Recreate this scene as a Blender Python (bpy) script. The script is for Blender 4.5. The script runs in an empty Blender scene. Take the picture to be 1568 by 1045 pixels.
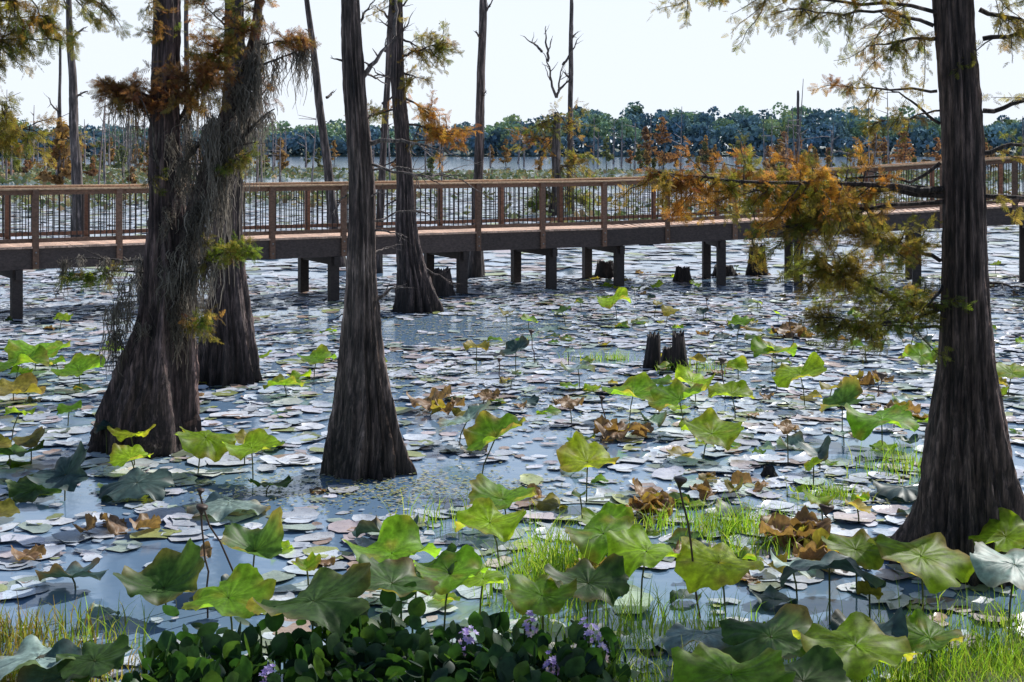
import bpy, math, numpy as np
from mathutils import Vector, Matrix
rng = np.random.default_rng(7)
F0 = 2178.0
def pol(b, d, z=0.0):            # bearing (2178 = 45 deg), forward distance in m, height
    return np.array([b*d/F0, d, z], float)

# ------------------------------------------------------------------ mesh helpers
class MB:
    def __init__(s): s.v=[]; s.c=[]; s.f=[]; s.m=[]; s.n=0
    def add(s, V, F, C, mat=0):
        V=np.asarray(V,float); F=np.asarray(F,int)
        C=np.asarray(C,float)
        if C.ndim==1: C=np.tile(C,(len(V),1))
        if C.shape[1]==3: C=np.hstack([C,np.ones((len(C),1))])
        s.v.append(V); s.c.append(C); s.f.append(F+s.n); s.m.append(np.full(len(F),mat)); s.n+=len(V)
    def build(s, name, mats, parent=None, smooth=True):
        V=np.concatenate(s.v); C=np.concatenate(s.c)
        loops=np.concatenate([f.ravel() for f in s.f]).astype(np.int32)
        tot=np.concatenate([np.full(len(f),f.shape[1]) for f in s.f])
        st=np.concatenate([[0],np.cumsum(tot)[:-1]]).astype(np.int32)
        me=bpy.data.meshes.new(name)
        me.vertices.add(len(V)); me.vertices.foreach_set("co",V.astype(np.float32).ravel())
        me.loops.add(len(loops)); me.loops.foreach_set("vertex_index",loops)
        me.polygons.add(len(tot)); me.polygons.foreach_set("loop_start",st)
        me.polygons.foreach_set("material_index",np.concatenate(s.m).astype(np.int32))
        me.polygons.foreach_set("use_smooth",np.full(len(tot),smooth))
        me.update(calc_edges=True)
        a=me.attributes.new("tint",'FLOAT_COLOR','POINT'); a.data.foreach_set("color",C.astype(np.float32).ravel())
        me.validate()
        ob=bpy.data.objects.new(name,me); bpy.context.collection.objects.link(ob)
        for m in (mats if isinstance(mats,(list,tuple)) else [mats]): me.materials.append(m)
        if parent: ob.parent=parent
        return ob
def empty(name, loc=(0,0,0)):
    e=bpy.data.objects.new(name,None); bpy.context.collection.objects.link(e); e.empty_display_size=.2
    return e
def nrm(a): return a/np.maximum(np.linalg.norm(a,axis=-1,keepdims=True),1e-9)
def frames(D, r=rng):
    D=nrm(D); a=r.normal(size=D.shape); y=nrm(np.cross(a,D)); z=np.cross(D,y)
    return np.stack([D,y,z],axis=2)
def stamp(mb,T,F,R,s,P,C,tc=None,mat=0):
    N=len(P); t=len(T); s=np.asarray(s,float)
    if s.ndim==1: s=s[:,None]
    L=T[None]*s[:,None,:]
    V=np.einsum('nij,ntj->nti',R,L)+P[:,None,:]
    F=(F[None]+(np.arange(N)*t)[:,None,None]).reshape(-1,F.shape[1])
    C=np.repeat(C[:,None,:],t,axis=1)
    if tc is not None: C=C.copy(); C[...,:3]*=tc[None,:,None]
    mb.add(V.reshape(-1,3),F,C.reshape(-1,C.shape[-1]),mat)
def tube(mb,pts,rad,col,seg=7,mat=0,cap=False):
    pts=np.asarray(pts,float); n=len(pts); rad=np.asarray(rad,float)*np.ones(n)
    t=nrm(np.gradient(pts,axis=0)); ref=np.array([.31,.2,.93]); 
    if abs(nrm(pts[-1]-pts[0])@nrm(ref))>.8: ref=np.array([1.,.25,.05])
    u=nrm(np.cross(t,ref)); w=np.cross(t,u)
    th=np.linspace(0,2*math.pi,seg,endpoint=False)
    V=pts[:,None]+rad[:,None,None]*(np.cos(th)[None,:,None]*u[:,None]+np.sin(th)[None,:,None]*w[:,None])
    i=np.arange(n-1)[:,None]*seg; j=np.arange(seg)[None]; k=(j+1)%seg
    Q=np.stack([i+j,i+k,i+seg+k,i+seg+j],-1).reshape(-1,4)
    mb.add(V.reshape(-1,3),Q,np.asarray(col,float),mat)
def box(mb,p0,p1,w,h,col,mat=0):
    """beam from p0 to p1, horizontal width w, vertical height h (p = centre of top edge)"""
    p0=np.array(p0,float); p1=np.array(p1,float); d=p1-p0; s=np.array([d[1],-d[0],0.]); s=nrm(s)*w/2
    up=np.array([0,0,h]); V=[]
    for p in (p0,p1): V+= [p-s-up,p+s-up,p+s,p-s]
    Fq=[[0,1,2,3],[7,6,5,4],[0,4,5,1],[1,5,6,2],[2,6,7,3],[3,7,4,0]]
    mb.add(np.array(V),np.array(Fq),np.asarray(col,float),mat)
def vbox(mb,x,y,z0,z1,w,dpt,ang,col,mat=0):
    c,s=math.cos(ang),math.sin(ang); V=[]
    for z in (z0,z1):
        for a,b in((-1,-1),(1,-1),(1,1),(-1,1)):
            lx,ly=a*w/2,b*dpt/2; V.append([x+lx*c-ly*s,y+lx*s+ly*c,z])
    mb.add(np.array(V),np.array([[3,2,1,0],[4,5,6,7],[0,1,5,4],[1,2,6,5],[2,3,7,6],[3,0,4,7]]),np.asarray(col,float),mat)

# ------------------------------------------------------------------ materials
def mat_new(name):
    m=bpy.data.materials.new(name); m.use_nodes=True; nt=m.node_tree; nt.nodes.clear()
    return m,nt,nt.nodes,nt.links
def tint_node(N): a=N.new("ShaderNodeAttribute"); a.attribute_name="tint"; return a
def mapped(N,L,scale):
    tc=N.new("ShaderNodeTexCoord"); mp=N.new("ShaderNodeMapping"); mp.inputs['Scale'].default_value=scale
    L.new(tc.outputs['Object'],mp.inputs['Vector']); return mp.outputs['Vector']
def noise(N,L,vec,sc,det=4,rough=.6):
    n=N.new("ShaderNodeTexNoise"); n.inputs['Scale'].default_value=sc; n.inputs['Detail'].default_value=det
    n.inputs['Roughness'].default_value=rough; L.new(vec,n.inputs['Vector']); return n.outputs['Fac']
def ramp(N,L,fac,stops):
    r=N.new("ShaderNodeValToRGB"); e=r.color_ramp.elements
    while len(e)<len(stops): e.new(.5)
    for el,(p,c) in zip(e,stops): el.position=p; el.color=(*c,1) if len(c)==3 else c
    L.new(fac,r.inputs['Fac']); return r.outputs['Color']
def mul(N,L,a,b):
    m=N.new("ShaderNodeMix"); m.data_type='RGBA'; m.blend_type='MULTIPLY'; m.inputs[0].default_value=1
    L.new(a,m.inputs[6]); L.new(b,m.inputs[7]); return m.outputs[2]
def finish(N,L,sh):
    o=N.new("ShaderNodeOutputMaterial"); L.new(sh,o.inputs['Surface'])
def g3(v): return (v,v,v)
def bark_mat(name,scale=(15,15,1.1),bump=1.,lo=.22,hi=3.1,rough=.72,dist=.05):
    m,nt,N,L=mat_new(name); vec=mapped(N,L,scale); f=noise(N,L,vec,1.7,9,.72)
    v2=mapped(N,L,(1,1,.6)); f2=noise(N,L,v2,2.6,5,.65)
    v3=mapped(N,L,(45,45,7)); f3=noise(N,L,v3,1.,3,.6)
    c=ramp(N,L,f,[(.38,g3(lo)),(.5,g3(.85)),(.66,g3(hi))]); c2=ramp(N,L,f2,[(.3,(.6,.51,.50)),(.7,(1.7,1.6,1.5))])
    c3=ramp(N,L,f3,[(.35,g3(.75)),(.65,g3(1.2))])
    p=N.new("ShaderNodeBsdfPrincipled"); L.new(mul(N,L,mul(N,L,mul(N,L,tint_node(N).outputs['Color'],c),c2),c3),p.inputs['Base Color'])
    p.inputs['Roughness'].default_value=rough
    b=N.new("ShaderNodeBump"); b.inputs['Strength'].default_value=bump; b.inputs['Distance'].default_value=dist
    L.new(f,b.inputs['Height']); L.new(b.outputs['Normal'],p.inputs['Normal']); finish(N,L,p.outputs[0]); return m
def leaf_mat(name,rough=.45,transmax=.6,spec=.5,nscale=14,boost=2.2,mott=(.7,1.25),tcol=(1.15,1.15,.5)):
    m,nt,N,L=mat_new(name); a=tint_node(N); vec=mapped(N,L,(1,1,1)); f=noise(N,L,vec,nscale,5)
    c=mul(N,L,a.outputs['Color'],ramp(N,L,f,[(.3,g3(mott[0])),(.7,g3(mott[1]))]))
    p=N.new("ShaderNodeBsdfPrincipled"); L.new(c,p.inputs['Base Color']); p.inputs['Roughness'].default_value=rough
    p.inputs['Specular IOR Level'].default_value=spec
    t=N.new("ShaderNodeBsdfTranslucent"); g=N.new("ShaderNodeMix"); g.data_type='RGBA'; g.blend_type='MULTIPLY'
    g.inputs[0].default_value=1; L.new(c,g.inputs[6]); g.inputs[7].default_value=(boost*tcol[0],boost*tcol[1],boost*tcol[2],1); g.clamp_result=False
    L.new(g.outputs[2],t.inputs['Color'])
    mx=N.new("ShaderNodeMixShader"); mt=N.new("ShaderNodeMath"); mt.operation='MULTIPLY'; mt.inputs[1].default_value=transmax
    L.new(a.outputs['Alpha'],mt.inputs[0]); L.new(mt.outputs[0],mx.inputs[0]); L.new(p.outputs[0],mx.inputs[1]); L.new(t.outputs[0],mx.inputs[2])
    finish(N,L,mx.outputs[0]); return m
M_bark=bark_mat("cypress_bark"); M_barkfar=bark_mat("cypress_bark_far",(9,9,.9),.5)
def wood_mat():
    m,nt,N,L=mat_new("weathered_wood"); vec=mapped(N,L,(5,5,9)); f=noise(N,L,vec,3,6,.65)
    p=N.new("ShaderNodeBsdfPrincipled"); L.new(mul(N,L,tint_node(N).outputs['Color'],ramp(N,L,f,[(.32,(.55,.52,.5)),(.5,g3(.95)),(.7,(1.45,1.4,1.35))])),p.inputs['Base Color'])
    p.inputs['Roughness'].default_value=.7
    b=N.new("ShaderNodeBump"); b.inputs['Strength'].default_value=.3; b.inputs['Distance'].default_value=.01
    L.new(f,b.inputs['Height']); L.new(b.outputs['Normal'],p.inputs['Normal']); finish(N,L,p.outputs[0]); return m
M_wood=wood_mat()
M_leaf=leaf_mat("lotus_leaf",.5,.60,.3,16,2.4,(.55,1.35))
M_needle=leaf_mat("cypress_needles",.6,.52,.2,3,2.1,(.7,1.25),(1.15,1.08,.6))
M_moss=leaf_mat("spanish_moss",.9,.4,.05,20,1.5,(.7,1.25),(1,1,1))
M_grass=leaf_mat("grass_blades",.45,.5,.4,5)
M_far=leaf_mat("far_foliage",.9,.25,.0,.12,1.2,(.7,1.35))
def pad_mat():
    m,nt,N,L=mat_new("floating_pads"); a=tint_node(N); vec=mapped(N,L,(1,1,1)); f=noise(N,L,vec,7,6)
    f2=noise(N,L,vec,45,4)
    c=mul(N,L,a.outputs['Color'],ramp(N,L,f,[(.3,(.70,.73,.79)),(.7,(1.1,1.1,1.1))]))
    c=mul(N,L,c,ramp(N,L,f2,[(.30,(.55,.45,.38)),(.42,g3(1.))]))
    p=N.new("ShaderNodeBsdfPrincipled"); L.new(c,p.inputs['Base Color']); p.inputs['Roughness'].default_value=.32
    p.inputs['Specular IOR Level'].default_value=.8
    b=N.new("ShaderNodeBump"); b.inputs['Strength'].default_value=.5; b.inputs['Distance'].default_value=.03
    L.new(f,b.inputs['Height']); L.new(b.outputs['Normal'],p.inputs['Normal']); finish(N,L,p.outputs[0]); return m
M_pad=pad_mat()
def water_mat():
    m,nt,N,L=mat_new("lake_water"); vec=mapped(N,L,(1,1.6,1)); f=noise(N,L,vec,2.5,3,.5)
    p=N.new("ShaderNodeBsdfPrincipled"); p.inputs['Base Color'].default_value=(.15,.24,.36,1)
    p.inputs['Roughness'].default_value=.10; p.inputs['IOR'].default_value=1.6
    b=N.new("ShaderNodeBump"); b.inputs['Strength'].default_value=.12; b.inputs['Distance'].default_value=.05
    L.new(f,b.inputs['Height']); L.new(b.outputs['Normal'],p.inputs['Normal']); finish(N,L,p.outputs[0]); return m
M_water=water_mat()

# ------------------------------------------------------------------ camera, light, sky
cam=bpy.data.cameras.new("camera"); co=bpy.data.objects.new("camera",cam); bpy.context.collection.objects.link(co)
co.location=(0,0,3.5); co.rotation_euler=(math.radians(90),0,0); cam.lens=50; cam.sensor_width=36
cam.shift_y=-0.188; cam.clip_end=8000; bpy.context.scene.camera=co
EL,AZ=math.radians(41),math.radians(42)
sd=Vector((math.sin(AZ)*math.cos(EL),math.cos(AZ)*math.cos(EL),math.sin(EL)))
sl=bpy.data.lights.new("sun",'SUN'); sl.energy=5.0; sl.angle=math.radians(.5); sl.color=(1,.97,.91)
so=bpy.data.objects.new("sun",sl); bpy.context.collection.objects.link(so); so.rotation_euler=sd.to_track_quat('Z','Y').to_euler()
so.location=(30,30,40)
w=bpy.data.worlds.new("World"); bpy.context.scene.world=w; w.use_nodes=True; nt=w.node_tree; N,L=nt.nodes,nt.links
bg=N["Background"]; sk=N.new("ShaderNodeTexSky"); sk.sky_type='NISHITA'; sk.sun_disc=False
sk.sun_elevation=EL; sk.sun_rotation=AZ; sk.dust_density=.6; sk.air_density=1.0; sk.altitude=0
# thin white summer haze, densest at the horizon and toward the sun
tc=N.new("ShaderNodeTexCoord"); sx=N.new("ShaderNodeSeparateXYZ"); L.new(tc.outputs['Generated'],sx.inputs[0])
mr=N.new("ShaderNodeMapRange"); mr.interpolation_type='SMOOTHSTEP'; L.new(sx.outputs['Z'],mr.inputs['Value'])
mr.inputs['From Min'].default_value=.06; mr.inputs['From Max'].default_value=.46; mr.inputs['To Min'].default_value=.98; mr.inputs['To Max'].default_value=.0
dt=N.new("ShaderNodeVectorMath"); dt.operation='DOT_PRODUCT'; L.new(tc.outputs['Generated'],dt.inputs[0]); dt.inputs[1].default_value=(math.sin(AZ),math.cos(AZ),0)
m2=N.new("ShaderNodeMapRange"); L.new(dt.outputs['Value'],m2.inputs['Value']); m2.inputs['From Min'].default_value=-.6; m2.inputs['From Max'].default_value=.5; m2.inputs['To Min'].default_value=.2; m2.inputs['To Max'].default_value=1
mm_=N.new("ShaderNodeMath"); mm_.operation='MULTIPLY'; L.new(mr.outputs[0],mm_.inputs[0]); L.new(m2.outputs[0],mm_.inputs[1])
mx=N.new("ShaderNodeMix"); mx.data_type='RGBA'; L.new(mm_.outputs[0],mx.inputs[0]); L.new(sk.outputs[0],mx.inputs[6]); mx.inputs[7].default_value=(7.3,7.9,8.7,1)
L.new(mx.outputs[2],bg.inputs[0]); bg.inputs[1].default_value=.125
sc=bpy.context.scene; sc.view_settings.view_transform='Standard'; sc.view_settings.look='None'; sc.view_settings.exposure=0

# ------------------------------------------------------------------ water + shore
mb=MB(); mb.add([[-3000,-60,0],[3000,-60,0],[3000,5000,0],[-3000,5000,0]],[[0,1,2,3]],[1,1,1,1]); mb.build("lake_water",M_water,smooth=False)
mb=MB(); mb.add([[-2500,597,.6],[2500,597,.6],[2500,2500,6],[-2500,2500,6]],[[0,1,2,3]],[.08,.10,.07,1]); mb.add([[-2500,590,-.2],[2500,590,-.2],[2500,597,.6],[-2500,597,.6]],[[0,1,2,3]],[.08,.10,.07,1]); mb.build("far_shore",M_wood,smooth=False)

# ------------------------------------------------------------------ floating pads
def pad_template(n,r,simple=False,curl=.05):
    th=np.linspace(0,2*math.pi,n,endpoint=False)+r.uniform(-.15,.15,n)
    rad=1+r.uniform(-.2,.12,n)+.12*np.sin(2*th+r.uniform(0,6))+.07*np.sin(3*th+r.uniform(0,6))
    if n>9 and r.uniform()<.6: rad[r.integers(n)]*=r.uniform(.35,.75)
    asp=r.uniform(.65,1.)
    if simple:
        V=[[0,0,0]]+[[math.cos(a)*q,math.sin(a)*q*asp,r.uniform(-.01,curl)] for a,q in zip(th,rad)]
        return np.array(V),np.array([[0,1+i,1+(i+1)%n] for i in range(n)])
    up=.5+.5*np.sin(th+r.uniform(0,6))
    V=[[0,0,0]]+[[math.cos(a)*q*.72,math.sin(a)*q*.72*asp,r.uniform(0,.02)] for a,q in zip(th,rad)]+[[math.cos(a)*q,math.sin(a)*q*asp,r.uniform(-.02,curl)+curl*2.*u**3] for a,q,u in zip(th,rad,up)]
    T=[[0,1+i,1+(i+1)%n] for i in range(n)]; Q=[[1+i,1+n+i,1+n+(i+1)%n,1+(i+1)%n] for i in range(n)]
    Tq=T+[[q[0],q[1],q[2]] for q in Q]+[[q[0],q[2],q[3]] for q in Q]
    return np.array(V),np.array(Tq)
def lowfreq(x,y):
    return (np.sin(x*.55+1.3*np.sin(y*.21+.5))+np.sin(y*.62+1.1*np.sin(x*.37))+.7*np.sin(x*1.35+y*.9+2)+.5*np.sin(x*2.3-y*1.7))/3.2
padcols=np.array([[.66,.70,.76],[.72,.75,.81],[.56,.63,.69],[.73,.72,.79],[.46,.55,.46],[.62,.52,.52],[.44,.31,.24],[.40,.44,.16],[.56,.64,.73],[.73,.74,.77],[.26,.30,.20]])
padp=np.array([.16,.16,.12,.11,.08,.09,.07,.05,.10,.10,.05])
holes=[(-1.6,14.7,1.3),(-.7,14.9,1.0),(-2.7,11.9,.8),(-3.0,10.6,.9),(.7,11.0,.8),(2.3,10.6,.7),(-4.4,14.4,.9),(4.2,16.5,.9),(-1.0,27.5,2.2),(1.5,24,1.0)]
def pads(mb,N,d0,d1,r0,r1,nseg,thr,r,simple=False,nz=.28,cols=padcols,pp=padp):
    y=d1*np.sqrt(r.uniform((d0/d1)**2,1,N))
    x=r.uniform(-1,1,N)*(.42*y+3)
    keep=(lowfreq(x,y)+r.normal(0,nz,N))>thr
    for hx,hy,hr in holes: keep&=~((((x-hx)/hr)**2+((y-hy)/(hr*1.0))**2<1)&(r.uniform(size=N)<.8))
    x,y=x[keep],y[keep]; n=len(x); which=r.integers(0,12,n)
    for k in range(12):
        s=which==k; m=s.sum(); T,Fq=pad_template(nseg,r,simple)
        tilt=r.normal(0,.022,(m,2)); a=r.uniform(0,2*math.pi,m); ca,sa=np.cos(a),np.sin(a)
        nz_=nrm(np.stack([tilt[:,0],tilt[:,1],np.ones(m)],1)); xx=nrm(np.stack([ca,sa,-(ca*nz_[:,0]+sa*nz_[:,1])/nz_[:,2]],1)); yy=np.cross(nz_,xx)
        R=np.stack([xx,yy,nz_],2); rad=r0+(r1-r0)*r.uniform(0,1,m)**1.3
        P=np.stack([x[s],y[s],r.uniform(.004,.018,m)+rad*.02],1)
        C=cols[r.choice(len(cols),m,p=pp/pp.sum())]*r.uniform(.66,1.1,(m,1)); C=np.hstack([C,np.ones((m,1))])
        stamp(mb,T,Fq,R,rad,P,C)
mb=MB(); r=np.random.default_rng(3)
pads(mb,14000,6.5,39,.08,.25,12,-.50,r); pads(mb,11000,6.5,39,.03,.11,7,-.9,r,True); pads(mb,19000,38,115,.24,.56,6,-.4,r,True)
mb.build("lily_pads",M_pad,smooth=True)
# duckweed specks
mb=MB(); T,Fq=pad_template(5,r,True); Ps=[]
for (cx,cy,sx_,sy,n) in [(-1.3,14.6,1.1,.5,1800),(-.8,28,2.6,2.6,6500),(-1.5,22,1.3,1.2,1800),(3.5,14.5,.8,.5,800),(1.3,19,1.5,1,1200),(-6,28,2,2,1800)]:
    Ps.append(np.stack([r.normal(cx,sx_,n),r.normal(cy,sy,n),r.uniform(.004,.03,n)],1))
P=np.concatenate(Ps); n=len(P); a=r.uniform(0,6.28,n); R=np.zeros((n,3,3)); R[:,0,0]=np.cos(a);R[:,1,1]=np.cos(a);R[:,0,1]=-np.sin(a);R[:,1,0]=np.sin(a);R[:,2,2]=1
C=np.array([[.38,.38,.14],[.46,.44,.22],[.28,.32,.09],[.50,.46,.36]])[r.integers(0,4,n)]; stamp(mb,T,Fq,R,r.uniform(.01,.035,n),P,np.hstack([C,np.ones((n,1))])); mb.build("duckweed",M_pad)

# ------------------------------------------------------------------ trunk / limb builders
def trunk(mb,prof,seed,flute=.26,nf=10,col=(.092,.066,.058),seg=112,dz=.06,mat=0,jag=0,wl=True):
    r=np.random.default_rng(seed); prof=np.array(prof,float)
    z=np.arange(prof[0,0],prof[-1,0]+dz,dz); R=np.interp(z,prof[:,0],prof[:,1]); X=np.interp(z,prof[:,0],prof[:,2]); Y=np.interp(z,prof[:,0],prof[:,3])
    k=np.ones(5)/5
    def sm(a):
        if len(a)<8: return a
        for _ in range(2): a=np.convolve(np.pad(a,2,mode='edge'),k,'valid')
        return a
    R,X,Y=sm(R),sm(X),sm(Y)
    X=X+.02*np.sin(z*1.9+seed)*min(1,R[0]*2); Y=Y+.02*np.sin(z*1.4+seed*2)
    th=np.linspace(0,2*math.pi,seg,endpoint=False)
    rb=R[0]; rel=np.clip((R-R[-1])/(rb-R[-1]+1e-6),0,1)
    ph0=r.uniform(0,6.28); zc=z[:,None]; T_=th[None]
    # every ridge wanders, fades and splits on its own
    tw=T_+.12*np.sin(zc*1.3+ph0+2*np.sin(T_+ph0))+.30*np.sin(2*T_+ph0)+.16*np.sin(3*T_+ph0*2)+.04*np.sin(zc*4.1+T_*3)
    str_=.75+.45*np.sin(3*T_+zc*.9+seed)*np.sin(2*T_-zc*.7+ph0)
    rid=((1-np.abs(np.sin(tw*nf/2))**.75)*1.5-.5)*str_
    rid=rid+(.5*(1-np.abs(np.sin(tw*nf*1.5+1+1.3*np.sin(zc*1.1+T_*2))))-.22)
    amp=flute*(rel**.5)[:,None]+.06
    fine=.022*np.sin(T_*23+2.6*np.sin(zc*1.9+T_*2))*np.sin(zc*2.3+T_*5)+.012*r.normal(size=(1,seg))+.014*r.normal(size=(len(z),seg))
    rr=R[:,None]*(1+amp*rid+fine)
    zz=np.tile(z[:,None],(1,seg))
    if jag: zz[-1]+=r.uniform(-jag,jag*.6,seg); zz[-2]+=r.uniform(-jag*.3,0,seg)
    V=np.stack([X[:,None]+rr*np.cos(th),Y[:,None]+rr*np.sin(th),zz],-1)
    C=np.tile(np.array([*col,1.]),(len(z),seg,1)); C[...,:3]*=np.clip(1+.8*rid*np.minimum(1,.4+rel[:,None]),.3,2.2)[...,None]  # crevice shade painted into the colour: flutes darker, ridges lighter
    if wl: 
        wlz=.30+.10*np.sin(th*3+seed)[None]+.05*np.sin(th*11)[None]; C[...,:3]*=np.interp(zc/wlz,[0,.5,1.6,2.6],[.3,.45,.75,1.])[...,None]
    n=len(z); i=np.arange(n-1)[:,None]*seg; j=np.arange(seg)[None]; k2=(j+1)%seg
    Q=np.stack([i+j,i+k2,i+seg+k2,i+seg+j],-1).reshape(-1,4)
    mb.add(V.reshape(-1,3),Q,C.reshape(-1,4),mat)
    top=V[-1].mean(0); top[2]-=.05 if jag else 0
    mb.add(np.vstack([V[-1],top]),[[a,(a+1)%seg,seg] for a in range(seg)],[col[0]*.6,col[1]*.6,col[2]*.6,1],mat)
def wiggle(p0,p1,n,amp,sag,r):
    t=np.linspace(0,1,n)[:,None]; p=p0+(p1-p0)*t; j=np.cumsum(r.normal(0,amp,(n,3)),0); j-=j[0]; j-=t*j[-1]
    p=p+j; p[:,2]-=sag*4*(t[:,0]*(1-t[:,0])); return p
def limb(mb,p0,p1,r0,r,sub=3,amp=.03,sag=0,col=(.10,.085,.075),r1=.2,depth=1,sublen=.45):
    p0=np.array(p0,float);p1=np.array(p1,float); L=np.linalg.norm(p1-p0)
    pts=wiggle(p0,p1,11,amp*L*.6,sag,r); tube(mb,pts,np.linspace(r0,r0*r1,11),[*col,1],7 if r0>.02 else 5)
    if depth>0:
        for _ in range(sub):
            i=r.integers(3,10); d=nrm(pts[-1]-pts[0])+r.normal(0,.65,3); d=nrm(d)
            limb(mb,pts[i],pts[i]+d*L*sublen*r.uniform(.4,1.1),r0*(1-.8*i/11)*.6,r,2,amp,0,col,r1,depth-1,sublen)
    return pts
# feathery cypress spray template
def spray_template(n=11):
    V=[];Fq=[]
    def quad(a,b,wd,nv):
        a=np.array(a);b=np.array(b);d=b-a;s=np.cross(d,nv);s=s/np.linalg.norm(s)*wd; i=len(V)
        V.extend([a-s*.5,a+(b-a)*.5-s,b,a+(b-a)*.5+s]);Fq.append([i,i+1,i+2,i+3])
    quad([0,0,0],[1,0,-.06],.014,[0,0,1.])
    for i in range(n):
        t=.06+.94*i/n; l=.26*(math.sin(math.pi*min(1,t*.8+.2))+.25)*(1.05-.45*t)
        for s in(-1,1):
            quad([t,0,-.06*t],[t+l*.75,s*l*(.8+.3*math.sin(i*3+s)),-.06*t-.22*l+.12*math.sin(i*2.1+s*2)*l*2],.026,[.4*s,.5*math.sin(i*1.7),1.])
    return np.array(V),np.array(Fq)
ST,SF=spray_template()
ORANGE=[(.29,.14,.035),(.32,.17,.045),(.24,.115,.045),(.25,.18,.05)]
OLIVE=[(.15,.155,.04),(.18,.165,.045),(.115,.135,.035),(.21,.16,.05)]
GREEN=[(.12,.18,.03),(.15,.20,.035),(.09,.14,.03)]
GOLD=[(.25,.20,.06),(.21,.18,.05),(.16,.155,.045),(.25,.155,.05)]
RUST=[(.21,.105,.055),(.24,.13,.05),(.16,.09,.055),(.19,.135,.055)]
def leafy(mw,ml,p0,p1,r0,nside,slen,nspray,ssize,pal,r,sag=0.,barkc=(.07,.055,.05),droop=.25,t0=.15,amp=.03,spread=(1,1,.6)):
    p0=np.array(p0,float);p1=np.array(p1,float);L=np.linalg.norm(p1-p0); ssize=ssize*.88; nspray=int(nspray*1.2)
    pts=wiggle(p0,p1,12,amp*L*.5,sag,r); tube(mw,pts,np.linspace(r0,r0*.2,12),[*barkc,1],6)
    md=nrm(p1-p0); Pp=[];Dd=[];Cc=[]
    for _ in range(nside):
        t=r.uniform(t0,1); b=pts[0]*0+np.array([np.interp(t*11,np.arange(12),pts[:,k]) for k in range(3)])
        d=nrm(nrm(r.normal(size=3)*np.array(spread))+md*.55); l=slen*r.uniform(.35,1.25)*(1.1-.5*t)
        e=b+d*l; e[2]-=droop*l*r.uniform(.2,1.4); sp=wiggle(b,e,6,.05*l,0,r); tube(mw,sp,np.linspace(.009,.003,6)*(ssize/.13),[*barkc,1],4)
        q=r.uniform(.1,1.05,nspray); i=np.clip(q*5,0,5)
        pp=np.stack([np.interp(i,np.arange(6),sp[:,k]) for k in range(3)],1)+r.normal(0,.03*ssize/.13,(nspray,3))
        dd=nrm(nrm(e-b)*.8+r.normal(0,.75,(nspray,3))+np.array([0,0,-droop]))
        c=np.array(pal[r.integers(len(pal))]); cc=c*r.uniform(.45,1.4,(nspray,1))+r.normal(0,.010,(nspray,3))
        Pp.append(pp);Dd.append(dd);Cc.append(np.clip(cc,.01,1))
    P=np.concatenate(Pp);D=np.concatenate(Dd);C=np.concatenate(Cc);n=len(P)
    stamp(ml,ST,SF,frames(D,r),r.uniform(.5,1.25,n)*ssize,P,np.hstack([C,np.ones((n,1))]))
def moss(mm,anc,length,per,r,spread=.04,wd=.007,col=(.25,.22,.185)):
    anc=np.asarray(anc,float); k=7; n=len(anc)*per
    A=np.repeat(anc,per,0)+r.normal(0,spread,(n,3)); Ls=np.repeat(length*np.exp(r.normal(-.25,.55,len(anc))),per)*r.uniform(.25,1.1,n)
    t=np.linspace(0,1,k); pts=A[:,None,:]+np.cumsum(r.normal(0,.024,(n,k,3))*np.array([1,1,.3]),1)
    pull=(anc.repeat(per,0)-A)*np.array([.85,.85,0]); pts+=pull[:,None]*t[None,:,None]
    pts[:,:,2]-=Ls[:,None]*t
    a=r.uniform(0,6.28,n); s=np.stack([np.cos(a),np.sin(a),a*0],1)[:,None,:]*(wd*(1-.6*t))[None,:,None]
    V=np.stack([pts-s,pts+s],2).reshape(-1,3)
    i=np.arange(n)[:,None]*2*k+np.arange(k-1)[None]*2; Q=np.stack([i,i+1,i+3,i+2],-1).reshape(-1,4)
    C=np.repeat(np.array(col)*np.repeat(r.uniform(.45,1.4,(len(anc),1)),per,0)*r.uniform(.7,1.3,(n,1)),2*k,0); mm.add(V,Q,np.hstack([C,np.full((len(C),1),.8)]))

# ------------------------------------------------------------------ RIGHT CYPRESS
r=np.random.default_rng(11); s=11.87/F0
def RT(px,py,dy=0.): return np.array([(px-784)*s,11.87+dy,3.5-(py-228)*s])
par=empty("bald_cypress_tree"); mt=MB(); ml=MB(); mw=MB(); bx=3.80; by=11.87
trunk(mt,[(-.3,.62,bx,by),(0,.54,bx,by),(.35,.46,bx,by),(.75,.38,bx-.01,by),(1.2,.295,bx,by),(1.7,.225,bx+.01,by),(2.1,.195,bx+.0,by),(2.7,.17,bx-.02,by),(3.4,.158,bx-.05,by),(4.2,.152,bx-.08,by),(5,.146,bx-.12,by),(7,.12,bx-.2,by),(10,.08,bx-.2,by),(12.5,.03,bx,by)],1)
mt.build("trunk",M_bark,par)
leafy(mw,ml,RT(1445,290),RT(1000,262,-.4),.030,42,.60,34,.115,ORANGE+OLIVE[:1],r,sag=.05,t0=.25)
leafy(mw,ml,RT(1445,300),RT(1060,320,.4),.026,38,.52,32,.115,OLIVE+ORANGE[:2],r,sag=-.05,t0=.2)
leafy(mw,ml,RT(1445,310),RT(1150,370,.1),.02,28,.50,28,.115,OLIVE+GOLD[1:3],r,sag=-.03,t0=.3)
leafy(mw,ml,RT(1442,470),RT(1260,395,.2),.028,42,.52,34,.115,OLIVE,r,sag=.10,t0=.15)
leafy(mw,ml,RT(1442,474),RT(1250,480,-.3),.02,30,.42,30,.11,OLIVE+GREEN[:1],r,sag=.08,t0=.25)
leafy(mw,ml,RT(1440,400),RT(1290,340,-.2),.018,26,.45,28,.11,OLIVE+GOLD,r,t0=.2)
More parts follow.
